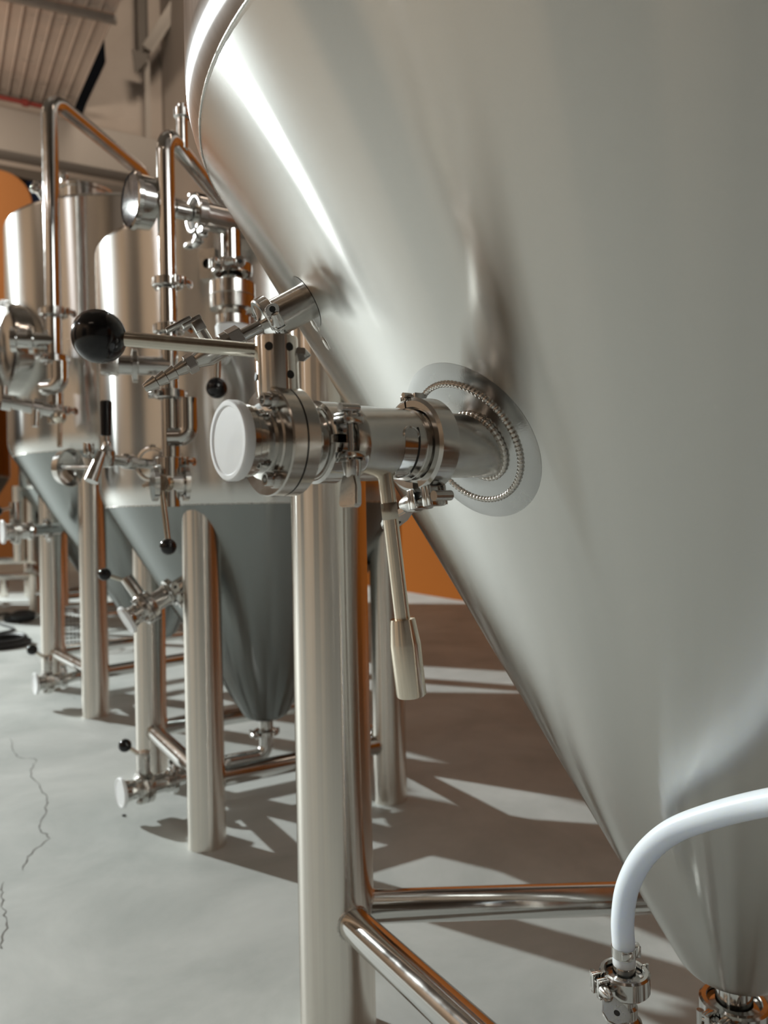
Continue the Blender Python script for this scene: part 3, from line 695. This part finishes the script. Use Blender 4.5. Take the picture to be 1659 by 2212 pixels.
# --- middle tank: pressure gauge port with relief valve
GD = Vector((.8, .6, .006)).normalized(); G0 = uproj(287, 433, 1.37)
gm = thing('gauge_port', 'steel side port of the middle tank with tee and relief valve', 'pipe', G0 + GD * .2)
def lp(s, r): return (r, s)
MG = fr(G0, GD, (0, 0, 1))
b = B(); b.lathe([(.013, .028), (.013, .075), (.0155, .078), (.0155, .112), (.034, .115), (.034, .118)], MG, 36); b.done('gauge_stem', 'pipe_steel', gm)
b = B(); b.lathe([(.034, .119), (.034, .132), (.0255, .134), (.0255, .31)], MG, 40); b.done('port_pipe', 'turned_steel', gm)
tri_clamp('', G0 + GD * .121, GD, (0.1, -.35, -1), .039, .018, 1, 36, parent=gm, paddle=1.1)
J = G0 + GD * .190; zt = J.z
MJ = Matrix.Translation((J.x, J.y, 0))
b = B(); b.lathe([(.019, zt), (.019, zt - .080), (.032, zt - .083), (.032, zt - .088)], MJ, 36); b.done('branch_pipe', 'pipe_steel', gm)
tri_clamp('', (J.x, J.y, zt - .092), (0, 0, 1), (-.3, -1, 0), .039, .020, 1, 36, parent=gm, paddle=.6)
b = B(); b.lathe([(.032, zt - .094), (.02, zt - .098), (.022, zt - .118), (.044, zt - .120), (.044, zt - .144), (.043, zt - .145), (.044, zt - .146), (.043, zt - .170), (.028, zt - .173), (.026, zt - .180), (.033, zt - .183), (.033, zt - .200), (.024, zt - .206)], MJ, 48); rv = b.done('relief_valve', 'turned_steel', gm)
b = B(); b.lathe([(.028, zt - .200), (.034, zt - .203), (.032, zt - .222), (.024, zt - .231), (.001, zt - .233)], MJ, 40); b.done('relief_cap', 'white_plastic', rv)
pg = thing('pressure_gauge', 'round steel pressure gauge facing left in front of the middle tank', 'gauge', G0)
b = B(); b.lathe([(.046, -.006), (.0505, -.004), (.0505, .004), (.047, .006), (.046, .030), (.040, .034), (.010, .035)], MG, 56, cap=False); b.done('gauge_case', 'pipe_steel', pg)
b = B(); b.lathe([(.0455, 0), (.0001, 0)], MG, 48, cap=False); b.done('gauge_dial', 'gauge_face', pg)
b = B(); b.lathe([(.0462, -.0045), (.0001, -.0045), (.0001, -.0030), (.0462, -.0030)], MG, 48); b.done('gauge_window', 'gauge_glass', pg)
b = B(); b.box((.014, 0, -.0012), (.034, .003, .001), MG); b.done('gauge_needle', 'black_plastic', pg)
b = B()
for k in range(13):
    a = radians(-135 + k * 22.5); MM = MG @ Matrix.Rotation(a, 4, 'Z'); b.box((.039, 0, -.0007), (.007, .0012, .0006), MM)
b.done('dial_mark', 'black_plastic', pg)
# bracket plate with a hole
bk = uproj(449, 570, 1.555)
b = B(); rows = []
Mk = fr(bk, (-.25, -.97, 0), (0, 0, 1))
inn = [Mk @ Vector((.010 * cos(2 * pi * k / 32), .010 * sin(2 * pi * k / 32), .003)) for k in range(32)]
out = []
for k in range(32):
    a = 2 * pi * k / 32; m_ = max(abs(cos(a)), abs(sin(a))); out.append(Mk @ Vector((.030 * cos(a) / m_, .017 * sin(a) / m_, .003)))
nb = Mk.to_3x3() @ Vector((0, 0, -.05))
b.grid([inn, out], True); b.grid([out, [p + nb for p in out]], True); b.done('bracket_plate', 'turned_steel', T2)

# --- cleaning-in-place pipes
def cip(label, px, d, z_hi, z_lo, r, end, end_z, clamps, seg=24):
    p = uproj(px, 1000, d); t = thing('cleaning_pipe', label, 'pipe', (p.x, p.y, z_lo))
    x, y = p.x, p.y
    b = B(); pts = fillet([(x, y, z_lo), (x, y, z_hi), (end[0], end[1], z_hi), (end[0], end[1], end_z)], r * 2.6, 12); b.tube(pts, r, seg); b.done('riser_pipe', 'pipe_steel', t)
    for z, dr in clamps:
        tri_clamp('', (x, y, z), (0, 0, 1), dr, r * 1.75, r * 1.0, 1, 28, parent=t, paddle=.7)
    return t, Vector((x, y, 0))
def z_of(py, d, px): return uproj(px, py, d).z
d2 = 1.36
t2p, c2 = cip('bent steel cleaning pipe rising in front of the middle tank', 370, d2, z_of(282, d2, 370), z_of(1075, d2, 370), .0155, (-.31, 1.95), 1.35,
              [(z_of(612, d2, 363), (.8, -.5, 0)), (z_of(712, d2, 365), (.6, -.7, 0)), (z_of(852, d2, 372), (-.9, -.4, 0)), (z_of(998, d2, 372), (.8, -.6, 0))])
# tee to the left with a flanged end, and the hook-shaped elbow
b = B(); zt = z_of(792, d2, 370); e = Vector((-.93, -.30, 0)).normalized(); o0 = Vector((c2.x, c2.y, zt))
MTt = fr(o0, e); b.lathe([(.0165, 0), (.0165, .052), (.030, .054), (.030, .062), (.0165, .064), (.0165, .085)], MTt, 32); b.done('side_tee', 'pipe_steel', t2p)
b = B(); b.box((0, 0, .100), (.034, .034, .030), MTt, .002); b.done('square_end', 'cast_steel', t2p)
b = B(); xe = c2 + Vector((.034, -.01, 0)); z1, z2 = z_of(862, d2, 400), z_of(945, d2, 390)
b.tube(fillet([(xe.x, xe.y, z1), (xe.x, xe.y, z2), (c2.x, c2.y - .012, z2)], .03, 12), .0165, 24); b.done('hook_elbow', 'pipe_steel', t2p)
d3 = 2.55
t3p, c3 = cip('tall bent steel cleaning pipe rising in front of the left tank', 122, d3, z_of(207, d3, 120), z_of(915, d3, 125), .0255, (-.95, 3.17), 1.95,
              [(z_of(676, d3, 130), (.8, -.5, 0)), (z_of(776, d3, 130), (-.8, -.5, 0)), (z_of(888, d3, 130), (.8, -.6, 0))], 24)
b = B(); zt = z_of(737, d3, 128); MT3 = fr((c3.x, c3.y, zt), e); b.lathe([(.026, 0), (.026, .06), (.045, .062), (.045, .075), (.026, .077), (.026, .11), (.04, .112), (.04, .13)], MT3, 28); b.done('side_tee', 'pipe_steel', t3p)
b = B(); xe = c3 + Vector((.03, -.03, 0)); z1, z2 = z_of(785, d3, 140), z_of(838, d3, 130); b.tube(fillet([(xe.x, xe.y, z1), (xe.x, xe.y, z2), (c3.x - .03, c3.y - .02, z2)], .045, 10), .026, 20); b.done('hook_elbow', 'pipe_steel', t3p)

# --- ball valve hanging under the middle tank's cleaning pipe
vb = uproj(368, 1045, 1.33); bv = thing('ball_valve', 'steel valve with thin hanging rod and black ball below the cleaning pipe', 'valve', vb)
b = B(); b.lathe([(.018, -.030), (.030, -.030), (.030, -.022), (.019, -.020), (.019, .020), (.030, .022), (.030, .030), (.018, .030)], fr(vb, (.9, .44, 0)), 32); b.lathe([(.016, .045), (.016, -.04)], Matrix.Translation(vb), 24); b.done('valve_body', 'fitting_steel', bv)
b = B(); b.lathe([(.0135, -.022), (.0145, -.018), (.0145, .026), (.0135, .029), (.0001, .0292)], fr(vb, (-.23, -.97, 0)), 32); b.done('face_cap', 'lever_steel', bv)
rb0 = vb + Vector((-.008, -.024, -.012)); rb1 = uproj(363, 1168, 1.30)
b = B(); b.cyl(rb0, rb1, .0048, 18); b.done('handle_rod', 'lever_steel', bv)
b = B(); b.ball(rb1 + Vector((0, 0, -.010)), .0142, seg=28); b.done('ball_knob', 'black_plastic', bv)
# second rod and ball seen right of the big ball handle
vk = uproj(468, 838, 1.33)
kv = thing('ball_lever', 'black ball on a thin rod hanging right of the big ball knob', 'handle', vk)
b = B(); b.ball(vk, .0185, seg=28); b.done('ball_knob', 'black_plastic', kv)
b = B(); b.cyl(vk + Vector((.001, 0, .012)), uproj(470, 768, 1.33), .0062, 16); b.cyl(uproj(470, 772, 1.33), uproj(476, 768, 1.46), .013, 20); b.cyl(uproj(476, 768, 1.46), uproj(479, 766, 1.60), .02, 20); b.done('handle_rod', 'pipe_steel', kv)

# --- sample tap on the middle tank
tp0 = uproj(345, 1005, 1.575); tdir = (uproj(232, 992, 1.40) - tp0).normalized(); tl = (uproj(232, 992, 1.40) - tp0).length
tpv = thing('sample_tap', 'beer tap with upright black handle on the middle tank', 'tap', tp0)
MTp = fr(tp0, tdir, (0, 0, 1))
b = B(); b.lathe([(.040, -.012), (.040, -.004), (.020, -.002), (.014, .0), (.014, .022)], MTp, 36); b.done('wall_flange', 'pipe_steel', tpv)
b = B(); b.lathe([(.030, .022), (.034, .024), (.034, .030), (.026, .032), (.010, .034), (.010, tl * .55), (.015, tl * .56), (.015, tl * .68), (.010, tl * .70), (.010, tl)], MTp, 32); b.done('shank', 'fitting_steel', tpv)
tri_clamp('', tp0 + tdir * .028, tdir, (0, 0, -1), .036, .012, 1, 30, parent=tpv, paddle=.4)
ft = uproj(232, 990, 1.40)
b = B(); b.lathe([(.010, -.016), (.014, -.01), (.014, .012), (.009, .018), (.007, .030)], Matrix.Translation(ft), 24); b.done('tap_body', 'fitting_steel', tpv)
b = B(); s0, s1 = uproj(218, 985, 1.39), uproj(197, 1040, 1.37); b.cyl(ft, s0, .010, 20); b.cyl(s0 + Vector((.002, 0, .006)), s1, .0085, 24, .0125); b.done('spout', 'fitting_steel', tpv)
b = B(); h0, h1 = uproj(229, 942, 1.40), uproj(229, 866, 1.40); b.cyl(h0, h1, .0095, 24, .0108, .002); b.done('tap_handle', 'black_plastic', tpv)
b = B(); b.cyl(uproj(230, 966, 1.40), h0, .006, 16); b.done('handle_collar', 'fitting_steel', tpv)
b = B(); b.box((0, 0, 0), (.006, .022, .024), fr(uproj(192, 970, 1.40), (-.3, -.9, 0), (1, 0, 0)), .001); b.cyl(uproj(192, 984, 1.4), uproj(200, 1004, 1.385), .004, 10); b.done('catch_plate', 'pipe_steel', tpv)
# chrome bell dish left of the tap
dc = uproj(146, 1010, 1.75)
dsh = thing('bell_dish', 'small round chrome dish on a thin rod left of the tap', 'dish', dc)
Md = fr(dc, Vector((.93, -.36, -.05)), (0, 0, 1)); b = B(); prof = [(.001, -.026), (.024, -.022), (.039, -.010), (.043, .006), (.044, .010), (.042, .010), (.037, -.008), (.022, -.019), (.001, -.0225)]
b.lathe(prof, Md, 40); b.done('dish_bowl', 'pipe_steel', dsh)
b = B(); b.cyl(dc - Vector((.93, -.36, -.05)) * .03, uproj(200, 1010, 1.42), .0042, 14); b.done('dish_rod', 'fitting_steel', dsh)
b = B(); b.cyl(dc - Vector((.93, -.36, -.05)) * .034, dc - Vector((.93, -.36, -.05)) * .02, .010, 14); b.done('dish_boss', 'fitting_steel', dsh)

# --- racking and drain valves of the middle and left tanks
def small_valve(label, caplabel, c_px, d0, cap_x, ax, up, R, rod_dir, rod_len, ball_r, group, seg=36):
    c = uproj(*c_px, d0); ax = Vector(ax).normalized(); rt = (uproj(cap_x, c_px[1], 1).x); L = (rt * c.y - c.x) / (ax.x - rt * ax.y)
    half = L * .30
    t = butterfly(label, c, ax, up, R, half, R * .60, L * .66, R * .40, R * 1.35, rod_dir, rod_len, R * .13, ball_r, group, seg, 1.6, False)
    cap_disc(caplabel, c + ax * (half + L * .66 + .0082), ax, R * .92, .008, 'white valve caps', seg)
    return t, c, ax, half + L * .66 * 1.6
# racking valve on the middle cone
t, c, ax, L = small_valve('butterfly valve with white cap tilted out of the middle tank cone', 'white cap on the tilted valve of the middle tank cone', (318, 1312), 1.63, 276, (-.72, -.50, -.47), (-.62, 0, .78), .034, (-.90, -.25, .36), .042, .0135, 'far butterfly valves')
b = B(); q = c - ax * L; b.cyl(q + ax * .004, q - ax * .085, .019, 28); b.done('racking_nozzle', 'pipe_steel', T2)
tri_clamp('small clamp between the tilted valve and the middle tank cone', q + ax * .002, ax, (.3, -.7, -.6), .031, .014, 1, 28)
# drain pipe and valve of the middle tank
b = B(); b.lathe([(.0175, .200), (.0175, .156), (.027, .153), (.027, .149)], Matrix.Translation((-.31, 1.95, 0)), 32); b.done('bottom_outlet', 'pipe_steel', T2)
tri_clamp('small clamp under the middle tank cone tip', (-.31, 1.95, .148), (0, 0, 1), (-.9, -.4, 0), .031, .013, 1, 30, paddle=.5)
t, c, ax, L = small_valve('drain valve with white cap and ball handle near the middle tank legs', 'white cap on the drain valve near the floor, middle tank', (312, 1700), 1.80, 264, (-.79, -.61, -.01), (0.05, 0, 1), .037, (-.72, -.3, .62), .040, .0150, 'far butterfly valves')
q = c - ax * L
dp = B(); dp.tube(fillet([(-.31, 1.95, .147), (-.31, 1.95, .090), (-.40, 1.90, .090), (q.x + .05, q.y + .04, q.z + .002), (q.x, q.y, q.z)], .05, 10), .0175, 24)
o = dp.done('drain_pipe', 'pipe_steel'); recenter(o, (-.31, 1.95, .09)); tag(o, 'bent steel drain pipe under the middle tank cone', 'pipe')
tri_clamp('small clamp behind the drain valve of the middle tank', q + ax * .002, ax, (.2, -.8, .6), .031, .014, 1, 28, paddle=.7)
# left tank: drain valve near the floor and side valve
t, c, ax, L = small_valve('drain valve with white cap and ball handle near the left tank legs', 'white cap on the drain valve near the floor, left tank', (104, 1473), 2.86, 78, (-.79, -.61, -.01), (0.05, 0, 1), .044, (-.7, -.35, .62), .050, .0190, 'far butterfly valves', 28)
q = c - ax * L
b = B(); b.lathe([(.02, .21), (.02, .16), (.03, .157), (.03, .15)], Matrix.Translation((-.95, 3.17, 0)), 24); b.done('bottom_outlet', 'pipe_steel', T3)
dp = B(); dp.tube(fillet([(-.95, 3.17, .155), (-.95, 3.17, .09), (q.x + .03, q.y + .02, .10), (q.x, q.y, q.z)], .05, 8), .019, 18)
o = dp.done('drain_pipe', 'pipe_steel'); recenter(o, (-.95, 3.17, .09)); tag(o, 'bent steel drain pipe under the left tank cone', 'pipe')
tri_clamp('small clamp behind the drain valve of the left tank', q + ax * .002, ax, (.2, -.8, .6), .035, .015, 1, 24, paddle=.6)
t, c, ax, L = small_valve('butterfly valve on the long side nozzle of the left tank cone', 'white cap on the long side nozzle of the left tank', (34, 1148), 2.62, 8, (-.79, -.61, -.02), (0, 0, 1), .044, (-.5, -.8, -.2), .05, .017, 'far butterfly valves', 28)
q = c - ax * L; b = B(); b.cyl(q + ax * .004, uproj(125, 1142, 2.88), .021, 24); b.done('racking_nozzle', 'pipe_steel', T3)
tri_clamp('small clamp on the long side nozzle of the left tank', uproj(102, 1143, 2.80), ax, (0, -.5, -1), .036, .016, 1, 24, paddle=.5)

# --- left tank: manway, top fittings, pad
mc = Vector((-.95, 3.17, 0)); md = Vector((-.72, -.694, 0)).normalized(); mz = z_of(760, 2.83, 45)
MM = fr(mc + md * .538 + Vector((0, 0, mz)), md, (0, 0, 1))
b = B(); b.lathe([(.165, -.06), (.165, .03), (.172, .034), (.172, .044), (.150, .046), (.150, .0), (.150, -.06)], MM, 64); b.done('manway_collar', 'pipe_steel', T3)
b = B(); b.lathe([(.148, .030), (.148, .042), (.12, .052), (.06, .064), (.001, .068)], MM, 56); mdoor = b.done('manway_door', 'tank_steel_far', T3)
b = B(); b.box((0, 0, .085), (.36, .035, .02), MM, .004); b.cyl(MM @ Vector((0, 0, .06)), MM @ Vector((0, 0, .14)), .014, 16); b.done('door_yoke', 'cast_steel', mdoor)
b = B(); b.cyl(MM @ Vector((-.07, -.01, .135)), MM @ Vector((.07, .01, .135)), .010, 16); b.cyl(MM @ Vector((-.10, -.02, .135)), MM @ Vector((-.04, -.005, .135)), .018, 16); b.done('door_handle', 'black_plastic', mdoor)
tf = thing('top_valve', 'small shiny valve on top of the left tank against the blue panel', 'valve', uproj(98, 438, 2.95))
b = B(); a_ = uproj(99, 436, 2.95); b.cyl(a_ + Vector((0, 0, -.06)), a_ + Vector((0, 0, .03)), .014, 16); b.cyl(a_, uproj(80, 408, 2.9), .013, 16); b.done('valve_stem', 'pipe_steel', tf)
b = B(); b.ball(uproj(80, 406, 2.9), .022, seg=16); b.cyl(uproj(86, 396, 2.9), uproj(68, 412, 2.88), .010, 14); b.cyl(uproj(84, 406, 2.9), uproj(76, 392, 2.9), .009, 14); b.done('valve_head', 'fitting_steel', tf)
td = thing('top_hatch', 'low steel hatch on the dome of the left tank behind its pipe', 'hatch', uproj(180, 416, 2.95))
b = B(); p_ = uproj(182, 416, 2.95); b.lathe([(.10, -.06), (.10, -.012), (.108, -.010), (.108, .0), (.05, .012), (.001, .014)], Matrix.Translation(p_), 32); b.done('hatch_lid', 'tank_steel_far', td)
b = B(); b.cyl(p_ + Vector((-.07, -.02, .0)), p_ + Vector((-.07, -.02, .055)), .012, 14); b.ball(p_ + Vector((-.07, -.02, .058)), .018, seg=14); b.done('hatch_knob', 'fitting_steel', td)
# small vent fitting on the near shell's left edge
vf = thing('vent_fitting', 'small steel vent fitting showing left of the near tank edge', 'fitting', uproj(392, 250, 1.42))
b = B(); p_ = uproj(393, 252, 1.42); b.lathe([(.010, -.06), (.010, -.004), (.015, -.002), (.015, .012), (.008, .016), (.008, .022), (.001, .023)], Matrix.Translation(p_), 20); b.done('vent_body', 'fitting_steel', vf)
b = B(); b.cyl(p_ + Vector((0, .01, -.055)), Vector((-.30, 1.75, 1.34)), .006, 10); b.done('vent_tube', 'fitting_steel', vf)

# --- cluster of sampling fittings on the left tank front
q0 = uproj(130, 890, 2.55); cl = thing('sample_valve', 'cluster of small sample fittings low on the left tank shell', 'valve', q0)
b = B(); a_, c_ = uproj(8, 868, 2.45), uproj(140, 892, 2.53); b.cyl(a_, c_, .012, 14)
for k, f in enumerate((.05, .22, .38, .55, .70, .88)):
    p = a_.lerp(c_, f); dd = (c_ - a_).normalized(); b.cyl(p - dd * .014, p + dd * .014, (.026, .018, .022, .03, .02, .026)[k], 18)
b.done('fitting_chain', 'fitting_steel', cl)
b = B(); p = uproj(78, 882, 2.48); b.cyl(p, p + Vector((0, -.01, -.06)), .016, 16, .010); b.cyl(a_, a_ + Vector((.0, 0, .05)), .014, 14); b.done('spout', 'fitting_steel', cl)
b = B(); b.cyl(uproj(129, 905, 2.5), uproj(129, 966, 2.5), .008, 14); b.ball(uproj(129, 900, 2.5), .022, seg=16); b.done('handle_rod', 'lever_steel', cl)

# --- far floor: trolley frame, hose ring, tools
tr = thing('low_trolley', 'low steel frame trolley standing at the far left edge', 'trolley', floor_at(30, 1300))
P0 = uproj(-60, 1240, 5.6); P1 = uproj(84, 1236, 5.9)
b = B(); 
for py, h in ((1212, .05), (1247, .045)):
    A_, B_ = uproj(-80, py, 5.55), uproj(86, py - 2, 5.75); M = fr((A_ + B_) / 2, B_ - A_, (0, 0, 1)); b.box((0, 0, 0), (h, .05, (B_ - A_).length), M, .004)
b.done('deck_rail', 'leg_steel', tr)
b = B(); A_, B_ = uproj(60, 1226, 5.3), uproj(86, 1238, 5.75); b.box((0, 0, 0), (.06, .05, (B_ - A_).length), fr((A_ + B_) / 2, B_ - A_, (0, 0, 1)), .004); b.done('deck_rail', 'leg_steel', tr)
for px, py in ((62, 1290), (10, 1290)):
    b = B(); p = floor_at(px, py); top = uproj(px, 1250, p.y); b.box((0, 0, 0), (.05, .05, top.z), fr((p.x, p.y, top.z / 2), (0, 0, 1)), .003); b.done('leg', 'leg_steel', tr)
for px, pyb, w in ((43, 1212, .045), (70, 1212, .035)):
    b = B(); p = uproj(px, pyb, 5.65); q = uproj(px, 1050, 5.65); b.cyl(p, (p.x, p.y, q.z), w, 16); b.done('post', 'leg_steel', tr)
hr = floor_at(-4, 1396); b = B(); b.tube([hr + Vector((.155 * cos(2 * pi * k / 40), .155 * sin(2 * pi * k / 40), .016)) for k in range(40)], .016, 12, closed=True)
b.tube([hr + Vector((.135 * cos(2 * pi * k / 40), .14 * sin(2 * pi * k / 40), .038 + .003 * sin(4 * pi * k / 40))) for k in range(40)], .014, 12, closed=True)
o = b.done('hose_ring', 'black_rubber'); recenter(o, hr); tag(o, 'coiled black rubber ring lying on the floor at left edge', 'hose')
tb = floor_at(52, 1345); tt = thing('hand_tool', 'dark power tool lying on the floor beyond the black ring', 'tool', tb)
b = B(); b.ball((0, 0, .045), .045, Matrix.Translation(tb), 18, (2.1, 1.0, .95)); b.box((-.09, .02, .03), (.10, .06, .05), Matrix.Translation(tb), .012); b.done('tool_body', 'black_rubber', tt)
b = B(); b.cyl(tb + Vector((.08, 0, .045)), tb + Vector((.19, .03, .04)), .022, 16, .014); b.ball(tb + Vector((.19, .03, .045)), .028, seg=14); b.done('tool_nose', 'cast_steel', tt)
cp_ = [floor_at(18, 1327), floor_at(-20, 1338), floor_at(0, 1350), floor_at(30, 1362), floor_at(-10, 1372)]
b = B(); b.tube([p + Vector((0, 0, .008)) for p in smooth_path([floor_at(44, 1346)] + cp_, 10)], .008, 8); o = b.done('power_cord', 'black_rubber'); recenter(o, floor_at(18, 1345)); tag(o, 'thin dark cord looping from the tool on the floor', 'cord')
bx = floor_at(150, 1400); wb = thing('wire_basket', 'small dark crate on the floor behind the left tank legs', 'crate', bx)
b = B()
for k in range(5): b.ring(.075, .004, Matrix.Translation(bx + Vector((0, 0, .02 + k * .045))), 24, 6)
for k in range(12): a = 2 * pi * k / 12; b.cyl(bx + Vector((.075 * cos(a), .075 * sin(a), 0)), bx + Vector((.075 * cos(a), .075 * sin(a), .205)), .003, 6)
b.done('basket_wire', 'column_paint', wb)
b = B(); b.cyl(bx, bx + Vector((0, 0, .006)), .075, 20); b.done('basket_base', 'column_paint', wb)
pb = floor_at(258, 1742 + 20); b = B(); b.ball((0, 0, .002), .004, Matrix.Translation(floor_at(268, 1763)), 10, (1.4, .8, .6)); o = b.done('floor_chip', 'dark_hole'); recenter(o, floor_at(268, 1763)); tag(o, 'tiny dark chip on the floor below the drain valve', 'debris')
